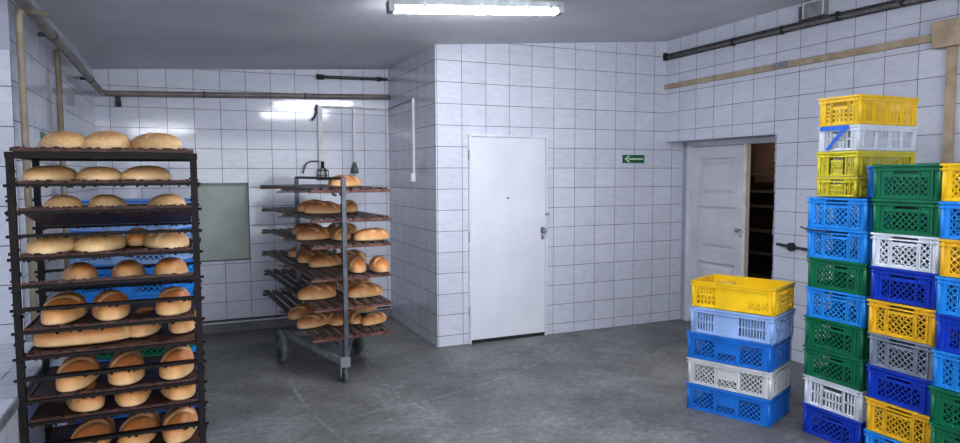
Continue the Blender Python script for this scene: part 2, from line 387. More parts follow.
# ------------------------------------------------------------------ door_1 (flush, middle wall)
d = empty('door_1', (0.321, 0, 0), None, None); struct(d, 'flush white door with peephole')
b = MB(); b.box(0.022, 0.835, -0.022, 0.0, 0.035, 1.995); b.build('leaf', M['door_white'], d, 0.003)
b = MB(); b.box(0, 0.02, -0.03, 0.0, 0.0, 2.02); b.box(0.838, 0.86, -0.03, 0.0, 0.0, 2.02); b.box(0.02, 0.838, -0.03, 0.0, 1.998, 2.02)
b.build('door_frame', M['frame_white'], d, 0.002)
b = MB(); b.box(0.02, 0.838, -0.012, 0.0, 0.0, 0.035); b.build('gap_shade', M['black'], d)  # black strip stands in for the shade under the leaf
b = MB(); b.cyl((0.417, -0.022, 1.407), (0.417, -0.028, 1.407), 0.010, 14); b.build('peephole', M['black'], d)
b = MB(); b.cyl((0.803, -0.022, 1.078), (0.803, -0.055, 1.078), 0.012, 12); b.lathe([(0.0,0),(0.022,0.004),(0.026,0.016),(0.02,0.03),(0,0.034)], 16, Matrix.Translation((0.803,-0.05,1.078)) @ Matrix.Rotation(PI/2,4,'X'))
b.build('door_knob', M['chrome'], d)
b = MB(); b.box(0.785, 0.822, -0.026, -0.022, 1.045, 1.11); b.box(0.79, 0.816, -0.026, -0.022, 0.985, 1.03); b.build('lock_plate', M['chrome'], d)
b = MB(); b.cyl((0.803, -0.026, 1.007), (0.803, -0.030, 1.007), 0.007, 10); b.build('keyhole', M['black'], d)
b = MB(); b.box(0.83, 0.875, -0.042, -0.03, 1.225, 1.25); b.build('latch', M['chrome'], d)
for z in (0.28, 1.0, 1.78):
    b = MB(); b.cyl((-0.002, -0.034, z), (-0.002, -0.034, z+0.09), 0.007, 10); b.build('hinge', M['chrome'], d)

# ------------------------------------------------------------------ door_2 (old panelled leaf in the recess)
d = empty('door_2', (RX, 0, 0), None, None); struct(d, 'old white panelled door leaf beside a dark opening')
b = MB(); b.box(-0.01, 0.05, -0.135, -0.075, 0, ZD-0.002); b.box(-0.01, 0.05, -1.45, -0.135, ZD-0.055, ZD-0.002)
b.build('door_frame', M['frame_white'], d, 0.003)
b = MB()
y0, y1 = -0.885, -0.137; st = 0.115
pan = [(0.10, 0.70), (0.83, 1.29), (1.40, 1.80)]
b.box(0, 0.04, y0, y0+st*.8, 0.02, 1.925); b.box(0, 0.04, y1-st, y1, 0.02, 1.925)
zc = 0.02
for (a, c) in pan:
    b.box(0, 0.04, y0+st*.8, y1-st, zc, a); zc = c
b.box(0, 0.04, y0+st*.8, y1-st, zc, 1.925)
b.build('leaf', M['door_old'], d, 0.004)
for (a, c) in pan:
    p = MB(); ya, yb = y0+st*.8, y1-st; x = 0.026
    p.box(x, 0.038, ya, yb, a, c)
    i = 0.035
    p.add([(x,ya+i,a+i),(x,yb-i,a+i),(x,yb-i,c-i),(x,ya+i,c-i),(0.006,ya+2*i,a+2*i),(0.006,yb-2*i,a+2*i),(0.006,yb-2*i,c-2*i),(0.006,ya+2*i,c-2*i)],
          [(0,1,5,4),(1,2,6,5),(2,3,7,6),(3,0,4,7),(4,5,6,7)])
    p.build('door_panel', M['door_old'], d)
b = MB(); b.box(-0.012, 0.045, -0.925, -0.887, 0.0, 1.93); b.build('meeting_stile', M['frame_pale'], d, 0.003)
b = MB(); b.cyl((0.0,-0.86,1.075),(-0.05,-0.86,1.075),0.008,10); b.lathe([(0,0),(0.018,0.004),(0.022,0.014),(0.016,0.026),(0,0.03)],14,Matrix.Translation((-0.045,-0.86,1.075)) @ Matrix.Rotation(-PI/2,4,'Y'))
b.build('door_knob', M['chrome'], d)
b = MB(); b.cyl((0.0,-0.86,1.01),(-0.004,-0.86,1.01),0.009,10); b.build('keyhole', M['black'], d)

# shelving dimly visible inside the opening
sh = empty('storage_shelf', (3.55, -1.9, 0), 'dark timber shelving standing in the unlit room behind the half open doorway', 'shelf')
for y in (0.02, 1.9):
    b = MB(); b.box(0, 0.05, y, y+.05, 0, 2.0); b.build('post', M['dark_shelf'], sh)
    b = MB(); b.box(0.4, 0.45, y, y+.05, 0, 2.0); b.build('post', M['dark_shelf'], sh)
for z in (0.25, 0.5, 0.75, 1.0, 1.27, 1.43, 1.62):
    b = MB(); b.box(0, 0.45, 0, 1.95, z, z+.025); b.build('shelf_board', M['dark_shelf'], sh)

# ------------------------------------------------------------------ loaves
def loaf_mesh(name, L, W, H, seed, mat, slashes=2, bend=0.0):
    rnd = random.Random(seed); nu, nv = 44, 36; v = []; f = []; sl = []
    ph = [rnd.uniform(0, 6.28) for _ in range(6)]
    for i in range(nu+1):
        t = -PI/2 + PI*i/nu; c = max(0.0, math.cos(t))**0.72; sx = math.sin(t)
        for k in range(nv):
            a = 2*PI*k/nv; ca, sa = math.cos(a), math.sin(a)
            x = sx*L/2
            lump = 1 + 0.035*math.sin(3*t+ph[0]) + 0.025*math.sin(2*a+ph[1]) + 0.02*math.sin(5*t+a+ph[2])
            y = (abs(ca)**0.85)*(1 if ca >= 0 else -1)*c*W/2*lump
            hz = H*0.30
            z = hz + (sa*(c**1.1)*(H-hz)*lump if sa > 0 else -(abs(sa)**0.35)*(c**0.35)*hz)
            z = max(z, 0.0)
            s = 0.0
            if sa > 0.15:
                for q in range(slashes):
                    xc = (q+0.5-slashes/2)*L*0.30
                    dd = abs((x-xc) + y*0.95)
                    wv = 0.012
                    if dd < wv*2 and abs(y) < W*0.40:
                        g = math.exp(-(dd/wv)**2); s = max(s, g)
                        z -= 0.005*g
                    if abs((x-xc)+y*0.95-0.018) < 0.008: z += 0.0035
            y += bend*math.sin(t)*0.02
            v.append((x, y, z)); sl.append(s*0.75)
    for i in range(nu):
        for k in range(nv):
            k2 = (k+1) % nv
            f.append((i*nv+k, (i+1)*nv+k, (i+1)*nv+k2, i*nv+k2))
    me = bpy.data.meshes.new(name); me.from_pydata(v, [], f)
    at = me.attributes.new('slash', 'FLOAT', 'POINT'); at.data.foreach_set('value', sl)
    me.polygons.foreach_set('use_smooth', [True]*len(f)); me.update(); me.materials.append(mat)
    return me
LM = {}
for i in range(4):
    LM['pale%d' % i] = loaf_mesh('bread_loaf', 0.30, 0.168, 0.088, 10+i, M['bread_pale'], 1+i % 2)
    LM['gold%d' % i] = loaf_mesh('bread_loaf', 0.30, 0.136, 0.108, 30+i, M['bread_gold'], 2)
    LM['brown%d' % i] = loaf_mesh('bread_loaf', 0.31, 0.165, 0.108, 50+i, M['bread_brown'], 2+i % 2, 1.0)
LM['long'] = loaf_mesh('bread_loaf', 0.36, 0.17, 0.095, 77, M['bread_gold'], 3)
def loaf(key, loc, rz, label, group, rx=0.0, sc=1.0, sz=1.0):
    o = bpy.data.objects.new('bread_loaf', LM[key]); col.objects.link(o)
    o.matrix_world = Matrix.Translation(loc) @ Matrix.Rotation(rx, 4, 'X') @ Matrix.Rotation(rz, 4, 'Z') @ Matrix.Diagonal((sc, sc, sz, 1))
    return tag(o, label, 'bread', group)

# ------------------------------------------------------------------ black oven rack (left)
RXa, RXb, RYa, RYb = -2.737, -2.104, -2.815, -2.345
rack = empty('oven_rack', (RXa, RYa, 0), 'burnt black steel oven rack crusted with soot, full of bread, by the tiled ledge', 'bread rack')
LV = [1.603, 1.50, 1.41, 1.322, 1.215, 1.127, 1.038, 0.938, 0.856, 0.767, 0.677, 0.585, 0.49, 0.40, 0.31]
rw, rd = RXb-RXa, RYb-RYa
rnd = random.Random(3)
for (x, y) in ((0,0),(rw,0),(0,rd),(rw,rd)):
    b = MB(); b.box(x-.012, x+.012, y-.013, y+.013, 0.12, 1.722)
    for z in LV:      # bolt heads at each runner
        sgn = -1 if x == 0 else 1
        b.cyl((x+sgn*.012, y-.004, z-.006), (x+sgn*.024, y-.004, z-.006), 0.006, 8)
    for _ in range(34):
        z = rnd.uniform(0.2, 1.68); s = rnd.uniform(.002, .0045); sg = rnd.choice((-1, 1))
        b.box(x+sg*.014-s, x+sg*.014+s, y-.016, y+.004, z-s, z+s*1.5)
    b.build('upright', M['burnt'], rack)
def crusty(b, xa, xb, y, z, n, amp, up=1):
    for _ in range(n):
        x = rnd.uniform(xa, xb); s = rnd.uniform(.003, .008)
        b.box(x-s, x+s, y-.003, y+.003, z-(amp*rnd.random() if up < 0 else 0.002), z+(amp*rnd.random() if up > 0 else 0.002))
for y in (0, rd):
    b = MB(); b.box(-.014, rw+.014, y-.016, y+.016, 1.700, 1.724); b.build('top_bar', M['burnt'], rack)
for x in (0, rw):
    b = MB(); b.box(x-.012, x+.012, 0.014, rd-.014, 1.702, 1.722); b.build('top_bar', M['burnt'], rack)
for z in LV:
    for y, sg in ((0, 1), (rd, -1)):
        b = MB(); b.box(-.010, rw+.010, y-.015 if sg > 0 else y-.003, y+.003 if sg > 0 else y+.015, z-.010, z+.001)
        b.box(.014, rw-.014, y if sg > 0 else y-.028, y+.028 if sg > 0 else y, z-.004, z)
        crusty(b, 0, rw, y-.016*sg, z-.012, 16, .005, -1)
        b.build('runner', M['burnt'], rack)
b = MB(); b.box(-.014, rw+.014, -.014, .014, .12, .15); b.box(-.014, rw+.014, rd-.014, rd+.014, .12, .15); b.box(-.014, .014, 0, rd, .12, .15); b.box(rw-.014, rw+.014, 0, rd, .12, .15)
b.build('base_frame', M['burnt'], rack)
for (x, y) in ((0,0),(rw,0),(0,rd),(rw,rd)):
    b = MB(); b.cyl((x-.014, y, .05), (x+.014, y, .05), .05, 20); w_ = b.build('caster_wheel', M['rubber_dark'], rack)
    b = MB(); b.box(x-.022, x-.017, y-.02, y+.02, .04, .12); b.box(x+.017, x+.022, y-.02, y+.02, .04, .12); b.box(x-.022, x+.022, y-.02, y+.02, .115, .12)
    b.build('fork', M['burnt'], w_)

# trays: (front z, rear z)
ORD = ['topmost', 'second', 'third', 'fourth', 'fifth', 'sixth', 'seventh', 'eighth', 'ninth', 'lowest visible']
TR = [(1.726, 1.726), (LV[0], LV[0]), (LV[1], LV[2]), (LV[3], LV[3]), (LV[4], LV[5]), (LV[6], LV[6]), (LV[7], LV[7]), (LV[9], LV[9]), (LV[10], LV[10]), (LV[12]+.03, LV[12]+.03)]
TR[9] = (LV[12], LV[12])
tdesc = ['flat on top of the rack', 'level with the camera', 'tilted so its dark underside shows', 'with pale loaves over a thin front bar', 'tilted, showing its burnt underside',
         'holding three end-on loaves', 'holding one long loaf', 'holding three tall end-on loaves', 'holding browned loaves low down', 'holding darker loaves']
tx0, tx1 = 0.012-.0, rw-.012
traydata = []
for i, (zf, zr) in enumerate(TR):
    L = rd - 0.004 if i else rd + 0.02
    ang = math.atan2(zr-zf, rd)
    t = empty('baking_tray', (RXa, RYa, zf+.001), '%s baking tray on the black rack, %s' % (ORD[i], tdesc[i]), 'tray', 'baking trays in the black rack')
    if i == 0: xa, xb = -.0, rw+.0
    else: xa, xb = .016, rw-.016
    t.rotation_euler = (ang, 0, 0)
    b = MB(); b.box(xa, xb, .004, L, 0, .002); b.build('sheet', M['tray'], t)
    b = MB(); h = .011 if i else .014
    ya, yb = .001, L
    b.box(xa, xb, ya, ya+.003, 0, h); b.box(xa, xb, yb-.003, yb, 0, h*.8); b.box(xa, xa+.003, ya, yb, 0, h*.8); b.box(xb-.003, xb, ya, yb, 0, h*.8)
    crusty(b, xa+.01, xb-.01, ya, h, 60, .005, 1)
    b.build('rim', M['crumb'], t)
    traydata.append((zf+.004, ang))
def rack_loaf(ti, key, x, label, y=-2.585, rz=PI/2, sc=1.0, sz=1.0):
    zf, ang = traydata[ti]
    z = zf + math.tan(ang)*(y-RYa)
    loaf(key, (x, y, z), rz, label, 'loaves on the black rack', rx=ang, sc=sc, sz=sz)
LE = ['left', 'middle', 'right']
def row(ti, keys, xs, name, desc, rzs=(0,0,0), **kw):
    for k, (key, x, dr_) in enumerate(zip(keys, xs, rzs)):
        rack_loaf(ti, key, x, '%s, %s one on the %s, black rack' % (desc, LE[k], name), rz=PI/2+dr_, **kw)
row(0, ('pale0','pale1','pale2'), (-2.598,-2.430,-2.255), 'topmost tray', 'golden floury round-topped loaf', (.35,-.2,.5))
row(1, ('pale3','pale0','pale1'), (-2.632,-2.462,-2.285), 'second tray', 'pale golden split-top loaf', (-.25,.15,-.3), y=-2.65, sz=.75)
row(2, ('pale2','pale3','pale0'), (-2.607,-2.445,-2.225), 'tilted third tray', 'pale golden loaf lying low', (.2,0,.3), sc=.9)
row(3, ('pale1','pale2','pale3'), (-2.627,-2.463,-2.222), 'fourth tray', 'pale cream loaf with a curved slash', (-.2,-.2,.3), y=-2.67, sz=.84)
rack_loaf(3, 'gold1', -2.335, 'browner loaf squeezed behind the right-hand pale loaf on the fourth tray of the black rack', y=-2.50, rz=PI/2, sc=.85, sz=.68)
row(4, ('gold0','gold2','gold3'), (-2.560,-2.376,-2.205), 'tilted fifth tray', 'golden brown loaf', (.2,0,-.2), sc=.92, sz=.85)
row(5, ('gold1','gold2','gold0'), (-2.610,-2.440,-2.200), 'sixth tray', 'glossy brown loaf seen end-on', (-.15,.08,-.1), y=-2.655)
rack_loaf(6, 'long', -2.540, 'long golden loaf lying crosswise at the left of the seventh tray of the black rack', y=-2.66, rz=0.06)
rack_loaf(6, 'gold3', -2.322, 'reddish brown loaf in the middle of the seventh tray of the black rack', rz=PI/2-.15, y=-2.56)
rack_loaf(6, 'gold1', -2.168, 'golden loaf at the right end of the seventh tray of the black rack', rz=PI/2-.1, y=-2.58, sc=.85)
row(7, ('gold2','gold0','gold3'), (-2.572,-2.392,-2.195), 'eighth tray', 'tall brown end-on loaf', (-.12,0,-.12), y=-2.66, sz=1.08)
row(8, ('gold3','gold1','gold2'), (-2.553,-2.372,-2.195), 'ninth tray', 'squat brown loaf in shade', (.3,0,.1), y=-2.66, sz=.92)
row(9, ('gold0','gold3','gold1'), (-2.528,-2.352,-2.195), 'lowest visible tray', 'dark-topped brown loaf', (-.2,-.25,-.1), y=-2.655, sz=1.1)

# ------------------------------------------------------------------ steel trolley with slatted boards
tro = empty('bread_trolley', (-1.045, -0.69, 0), 'grey steel two-post trolley on big wheels, stacked with slatted boards of bread, in the alcove', 'trolley')
T0 = Vector((-1.045, -0.69, 0))
def L_(x, y, z): return Vector((x, y, z)) - T0
P1 = (-1.045, -0.69); P2 = (-1.205, 0.45)
b = MB(); b.box(.006, .042, -.018, .018, .13, 1.615); b.build('post', M['steel'], tro, .003)
b = MB(); p = L_(P2[0], P2[1], 0); b.box(p.x-.018, p.x+.018, p.y-.018, p.y+.018, .2, 1.62); b.build('post', M['steel'], tro, .003)
b = MB(); b.bar((.024, 0, 1.61), (p.x, p.y, 1.618), .022, .022); b.build('top_bar', M['black'], tro)
# chassis
wl = L_(-1.42, .10, .147); wr = L_(-.73, .16, .147)
b = MB(); b.bar(L_(-1.385, .10, .26), (0, 0, .165), .035, .05); b.build('chassis_beam', M['steel_paint'], tro)
b = MB(); b.bar(L_(-.765, .155, .26), (0.01, 0, .165), .035, .05); b.build('chassis_beam', M['steel_paint'], tro)
b = MB(); b.bar(L_(-1.39, .10, .24), L_(-.76, .155, .24), .04, .04); b.bar(L_(-1.07, .13, .24), L_(P2[0], P2[1], .24), .04, .04); b.build('rear_crossbar', M['steel_paint'], tro)
b = MB(); b.box(-.030, .048, -.034, .034, .125, .205); b.build('front_bracket', M['steel_paint'], tro, .003)
def wheel(c, r, w_, dirx, tyre, hub, name):
    c = Vector(c); dx = Vector(dirx).normalized()
    mt = Matrix.Translation(c) @ dx.to_track_quat('Z', 'Y').to_matrix().to_4x4()
    b = MB(); b.lathe([(r*.72, -w_/2), (r*.93, -w_/2), (r, -w_*.28), (r, w_*.28), (r*.93, w_/2), (r*.72, w_/2), (r*.72, -w_/2)], 36, mt)
    o = b.build(name, M[tyre], tro)
    b = MB(); b.lathe([(0, -w_*.2), (r*.2, -w_*.55), (r*.24, -w_*.2), (r*.73, -w_*.15), (r*.73, w_*.15), (r*.24, w_*.2), (r*.2, w_*.55), (0, w_*.2)], 24, mt)
    b.build('hub', M[hub], o)
    return o
wheel(wl, .147, .05, (1, .1, 0), 'rubber', 'steel_paint', 'rear_wheel')
wheel(wr, .147, .05, (1, .1, 0), 'rubber', 'steel_paint', 'rear_wheel')
for q, ww in ((wl, .045), (wr, -.045)):
    b = MB(); b.box(q.x+ww-.012 if ww > 0 else q.x+ww-.0, q.x+ww if ww > 0 else q.x+ww+.012, q.y-.02, q.y+.02, .12, .28); b.build('axle_bracket', M['steel_paint'], tro)
wheel((.0, -.0, .056), .056, .03, (1, .3, 0), 'rubber', 'chrome', 'front_caster')
b = MB(); b.box(-.026, -.020, -.022, .022, .045, .13); b.box(.020, .026, -.022, .022, .045, .13); b.box(-.026, .026, -.022, .022, .122, .13); b.build('caster_fork', M['chrome'], tro)
# lever/ratchet hung at the right rear
b = MB(); b.tube([L_(-.70, .5, .62), L_(-.60, .35, .60), L_(-.55, .3, .52), L_(-.60, .25, .47)], .009, 8); b.build('handle_hook', M['black'], tro)

SH = [(1.535, 1.545), (1.30, 1.32), (1.09, 1.10), (.83, .88), (.588, .682), (.350, .475)]
SD = ['topmost slatted board at camera height, almost empty', 'second slatted board from the top', 'third slatted board from the top', 'fourth slatted board from the top', 'fifth slatted board, sloping forward', 'lowest slatted board, just above the chassis']
SX0, SX1, SYF, SYB = -1.255, -.595, -.60, 1.12
nsl = 8; rs = random.Random(11)
for i, (zf, zb) in enumerate(SH):
    ang = math.atan2(zb-zf, 1.65); off = rs.uniform(-.012, .012)
    t = empty('slatted_board', (SX0+off, SYF, zf), '%s, steel trolley' % SD[i], 'bread board', 'slatted wooden boards on the trolley')
    t.rotation_euler = (ang, 0, math.radians(7.2)); L = SYB-SYF; Wd = SX1-SX0
    b = MB()
    for k in range(nsl):
        x = (k+.5)*Wd/nsl; jit = rs.uniform(-.012, .012)
        # keep the slats clear of the two posts
        b.box(x-.027, x+.027, .0+jit, L+jit*2, -.016, .0)
    b.build('slats', M['slat'], t, .002)
    for y in (.035, L*.5, L-.06):
        c = MB(); c.box(-.004, Wd+.004, y-.018, y+.018, -.040, -.018); c.build('crossbar', M['slat_end'], t, .002)
    c = MB(); c.box(-.004, Wd*.47, -.004, .016, -.034, -.0165); c.box(Wd*.5, Wd+.004, -.004, .016, -.034, -.0165)
    c.build('front_lath', M['slat_end'], t)
    # bracket carrying the board
    for pp in (P1, P2):
        q = L_(pp[0], pp[1], 0); zz = zf + (pp[1]-SYF)*math.tan(ang)
        c = MB()
        if pp is P1: c.bar((q.x-.03, q.y+.02, zf-.055), (q.x-.03, q.y+.16, zf-.050), .012, .02); c.bar((q.x+.03, q.y+.02, zf-.055), (q.x+.03, q.y+.16, zf-.050), .012, .02)
        else: c.bar((q.x-.18, q.y, zz-.056), (q.x+.34, q.y, zz-.056), .02, .02)
        c.build('bracket', M['steel'], tro)
def tl(si, key, x, y, rz, label, sc=1.0):
    zf, zb = SH[si]; ang = math.atan2(zb-zf, 1.65)
    z = zf + (y-SYF)*math.tan(ang) + .001
    loaf(key, (x, y, z), rz, label, 'loaves on the steel trolley', rx=ang, sc=sc, sz=sc)
tl(0, 'brown0', -.935, -.36, .15, 'single dark brown loaf alone on the topmost slatted board of the trolley', .95)
tl(1, 'brown1', -1.10, .18, .2, 'brown loaf at the back left of the second slatted board')
tl(1, 'brown2', -1.075, -.10, -.1, 'brown loaf in front of the left pair on the second slatted board')
tl(1, 'brown3', -.82, .02, 1.2, 'brown loaf right of the front post on the second slatted board')
tl(2, 'brown0', -1.13, .33, .3, 'shaded loaf at the back left of the third slatted board')
tl(2, 'brown2', -1.165, -.17, .1, 'long pale-sided loaf at the left of the third slatted board')
tl(2, 'brown1', -.955, -.25, 1.25, 'loaf just behind the front post on the third slatted board')
tl(2, 'gold1', -.74, -.44, .1, 'golden loaf standing apart at the right of the third slatted board')
tl(2, 'brown3', -.85, .20, .1, 'dark-topped loaf in the back row of the third slatted board')
tl(3, 'brown1', -1.13, .60, .2, 'farthest left loaf on the fourth slatted board')
tl(3, 'brown3', -1.105, .22, .25, 'second loaf of the left line on the fourth slatted board')
tl(3, 'brown0', -1.045, -.06, .1, 'loaf left of the front post on the fourth slatted board')
tl(3, 'gold2', -.855, -.38, 1.45, 'end-on pale-tipped loaf right of the front post on the fourth slatted board', 1.12)
tl(3, 'gold0', -.675, -.42, 1.5, 'rightmost end-on golden loaf on the fourth slatted board', 1.12)
tl(3, 'brown2', -.80, .10, .1, 'dark-topped loaf behind the two end-on loaves on the fourth slatted board')
tl(4, 'gold1', -1.165, -.26, .12, 'large pale-fronted loaf at the left of the fifth slatted board', 1.08)
tl(4, 'brown0', -1.03, .0, 1.3, 'small loaf half hidden by the front post on the fifth slatted board', .9)
tl(4, 'gold3', -.775, -.32, .1, 'large golden loaf right of the front post on the fifth slatted board', 1.05)
tl(4, 'brown3', -.78, .02, .0, 'browner loaf behind the large right-hand loaf on the fifth slatted board')
tl(5, 'brown1', -1.235, .06, .5, 'loaf at the back left of the lowest slatted board')
tl(5, 'brown2', -1.200, -.25, .25, 'front left loaf on the lowest slatted board', .95)
tl(5, 'brown0', -1.010, -.20, 1.35, 'loaf behind the front post on the lowest slatted board', .95)
tl(5, 'brown3', -.860, -.22, 1.5, 'narrow loaf right of the front post on the lowest slatted board', .85)
tl(5, 'gold2', -.700, -.34, .5, 'front right golden loaf on the lowest slatted board', .85)
tl(5, 'brown1', -.72, .05, .1, 'dark-topped loaf in the back row of the lowest slatted board')

# ------------------------------------------------------------------ crates
def face_panel(b, hw, H, wins, place, th=.004):
    """wins: (u0,u1,v0,v1,kind) inside a wall 2*hw wide and H high; place maps (u0,u1,v0,v1,t0,t1) boxes"""
    us = sorted(set([-hw, hw] + [w_[0] for w_ in wins] + [w_[1] for w_ in wins]))
    for ua, ub in zip(us[:-1], us[1:]):
        cs = sorted([w_ for w_ in wins if w_[0] <= ua+1e-6 and w_[1] >= ub-1e-6], key=lambda q: q[2])
        v = 0
        for w_ in cs:
            if w_[2] > v: place(b, ua, ub, v, w_[2], 0, th)
            v = w_[3]
        if v < H: place(b, ua, ub, v, H, 0, th)
def lattice(b, w_, bar3):
    u0, u1, v0, v1, kind = w_
    if kind == 'open': return
    if kind == 'dia':
        p = .034; bw = .0058
        for s in (1, -1):
            k = -30
            while k < 40:
                # line: u = c + s*v
                c = u0 + k*p if s > 0 else u0 + k*p
                # parametrise by v, clip on u
                pts = []
                va, vb = v0, v1
                if s > 0: lo, hi = u0 - c + v0, u1 - c + v0
                else: lo, hi = c - u1 + v0, c - u0 + v0
                a_, b_ = max(va, lo), min(vb, hi)
                if b_ - a_ > .004:
                    ua = c + s*(a_-v0); ub = c + s*(b_-v0)
                    bar3(b, (ua, a_), (ub, b_), bw)
                k += 1
    elif kind in ('slot', 'fine'):
        p = .018 if kind == 'slot' else .012; n = max(1, int((u1-u0)/p)); pp = (u1-u0)/n
        for k in range(1, n):
            bar3(b, (u0+k*pp, v0), (u0+k*pp, v1), .009 if kind == 'slot' else .006)
        bar3(b, (u0, (v0+v1)/2), (u1, (v0+v1)/2), .012)
    elif kind == 'dot':
        n = max(1, int((u1-u0)/.022)); pp = (u1-u0)/n; m_ = max(1, int((v1-v0)/.022)); qq = (v1-v0)/m_
        for k in range(1, n): bar3(b, (u0+k*pp, v0), (u0+k*pp, v1), .012)
        for k in range(1, m_): bar3(b, (u0, v0+k*qq), (u1, v0+k*qq), .012)
def crate_meshes(L, W, H, ends, sides, key):
    """L along x, W along y"""
    body = MB(); grids = []; rim = MB(); iv = .012
    hx, hy = L/2-iv, W/2-iv
    def placer(axis, sg):
        def pl(b, a0, a1, v0, v1, t0, t1):
            if axis == 'x':
                xa, xb = sg*(hx-t1), sg*(hx-t0); b.box(min(xa, xb), max(xa, xb), a0, a1, v0, v1)
            else:
                ya, yb = sg*(hy-t1), sg*(hy-t0); b.box(a0, a1, min(ya, yb), max(ya, yb), v0, v1)
        return pl
    def barer(axis, sg):
        def br(b, p, q, w_):
            if axis == 'x': x = sg*(hx-.002); b.bar((x, p[0], p[1]), (x, q[0], q[1]), w_, .0038, up=(1,0,0))
            else: y = sg*(hy-.002); b.bar((p[0], y, p[1]), (q[0], y, q[1]), w_, .0038, up=(0,1,0))
        return br
    for sg in (-1, 1):
        w1 = [(u0*W, u1*W, v0*H, v1*H, k) for (u0, u1, v0, v1, k) in ends]
        face_panel(body, hy, H-.004, w1, placer('x', sg))
        for w_ in w1:
            g = MB(); lattice(g, w_, barer('x', sg))
            if g.v: grids.append(g)
        w2 = [(u0*L, u1*L, v0*H, v1*H, k) for (u0, u1, v0, v1, k) in sides]
        face_panel(body, hx, H-.004, w2, placer('y', sg))
        for w_ in w2:
            g = MB(); lattice(g, w_, barer('y', sg))
            if g.v: grids.append(g)
        # window borders, vertical ribs
        for w_ in w1:
            for u in (w_[0], w_[1]): body.box(*sorted((sg*hx, sg*(hx+.004))), u-.003, u+.003, .012, H-.03)
        for w_ in w2:
            for u in (w_[0], w_[1]): body.box(u-.003, u+.003, *sorted((sg*hy, sg*(hy+.004))), .012, H-.03)
        for u in (-hy+.035, hy-.035): body.box(*sorted((sg*hx, sg*(hx+.009))), u-.003, u+.003, 0.012, H-.02)
        for u in (-hx+.035, hx-.035): body.box(u-.003, u+.003, *sorted((sg*hy, sg*(hy+.009))), 0.012, H-.02)
    body.box(-hx, hx, -hy, hy, .002, .006)
    for sx in (-1, 1):
        for sy in (-1, 1):   # rounded corner posts
            body.cyl((sx*(hx-.004), sy*(hy-.004), .0), (sx*(hx-.004), sy*(hy-.004), H-.004), .011, 12)
    def ring(b, o, t, z0, z1):
        X, Y = L/2-o, W/2-o
        b.box(-X, X, -Y, -Y+t, z0, z1); b.box(-X, X, Y-t, Y, z0, z1); b.box(-X, -X+t, -Y+t, Y-t, z0, z1); b.box(X-t, X, -Y+t, Y-t, z0, z1)
    ring(rim, .0, .013, H-.012, H-.001); ring(rim, .001, .012, H-.034, H-.026); ring(rim, .007, .008, .004, .012)
    return body, grids, rim
DIA3 = [(-.365, -.225, .12, .80, 'dia'), (-.195, .195, .12, .67, 'dia'), (-.185, .185, .76, .92, 'open'), (.225, .365, .12, .80, 'dia')]
DIA1 = [(-.32, .32, .13, .64, 'dia'), (-.19, .19, .73, .87, 'open')]
SLOTE = [(-.36, -.20, .12, .82, 'slot'), (-.16, .16, .12, .60, 'slot'), (-.16, .16, .68, .86, 'open'), (.20, .36, .12, .82, 'slot')]
SIDEDIA = [(-.41, -.155, .12, .80, 'dia'), (-.125, .105, .11, .38, 'dia'), (.135, .395, .12, .80, 'dia')]
SIDEPLAIN = [(-.40, -.10, .14, .70, 'dia'), (.10, .40, .14, .70, 'dia')]
SIDESLOT = [(-.44, -.20, .14, .80, 'slot'), (.10, .40, .14, .80, 'slot')]
DOT = [(-.40, -.22, .14, .74, 'dot'), (.22, .40, .14, .74, 'dot'), (-.16, .16, .70, .86, 'open')]
DOTE = [(-.36, -.22, .14, .80, 'dot'), (-.18, .18, .14, .55, 'dot'), (-.18, .18, .66, .86, 'open'), (.22, .36, .14, .80, 'dot')]
FINE = [(-.40, -.22, .12, .82, 'fine'), (-.18, .0, .12, .82, 'fine'), (.04, .20, .12, .82, 'fine'), (.24, .40, .12, .82, 'fine')]
SDOT = [(-.42, -.20, .14, .46, 'dot'), (-.42, -.20, .54, .74, 'slot'), (.18, .42, .14, .40, 'dot')]
WGRID = [(-.42, -.28, .1, .84, 'slot'), (-.24, -.04, .1, .84, 'slot'), (.0, .2, .1, .84, 'slot'), (.24, .42, .1, .84, 'slot')]
KIND = {'d3': (.60, .385, .187, DIA3, SIDEPLAIN), 'd1': (.60, .385, .187, DIA1, SIDEPLAIN), 'sl': (.60, .385, .187, SLOTE, SIDESLOT),
        'md': (.575, .405, .18, DIA3, SIDEDIA), 'ms': (.57, .40, .18, SLOTE, SIDESLOT), 'my': (.57, .39, .18, DOTE, SDOT),
        'sy': (.55, .285, .176, DOTE, WGRID), 'sw': (.55, .285, .154, SLOTE, FINE), 'sl0': (.55, .285, .122, [(-.42,-.22,.12,.82,'fine'),(-.17,.17,.12,.55,'fine'),(-.17,.17,.62,.84,'open'),(.22,.42,.12,.82,'fine')], WGRID),
        'sf': (.55, .285, .154, [(-.42,-.22,.12,.82,'fine'),(-.17,.17,.12,.58,'fine'),(-.17,.17,.66,.86,'open'),(.22,.42,.12,.82,'fine')], WGRID),
        'ds': (.40, .17, .187, [(-.3, .3, .2, .7, 'slot')], SIDEPLAIN)}
MC = {}
def crate(kind, color, loc, rz, label, group, rimc=None):
    L, W, H, e, s = KIND[kind]
    if (kind, color) not in MC:
        body, grids, rim = crate_meshes(L, W, H, e, s, kind)
        m = M['c_'+color]
        MC[(kind, color)] = [('body', body.mesh('crate_body', m)), ('rim', rim.mesh('crate_rim', m))] + [('lattice', g.mesh('crate_lattice', m)) for g in grids]
    ms = MC[(kind, color)]
    if rimc:
        rm = ms[1][1].copy(); rm.materials[0] = M['c_'+rimc]; ms = [ms[0], ('rim', rm)] + ms[2:]
    r = empty('plastic_crate', loc, label, 'crate', group, rz)
    for nm, me in ms:
        o = bpy.data.objects.new(nm, me); col.objects.link(o); o.parent = r
    return r
rc = random.Random(5)
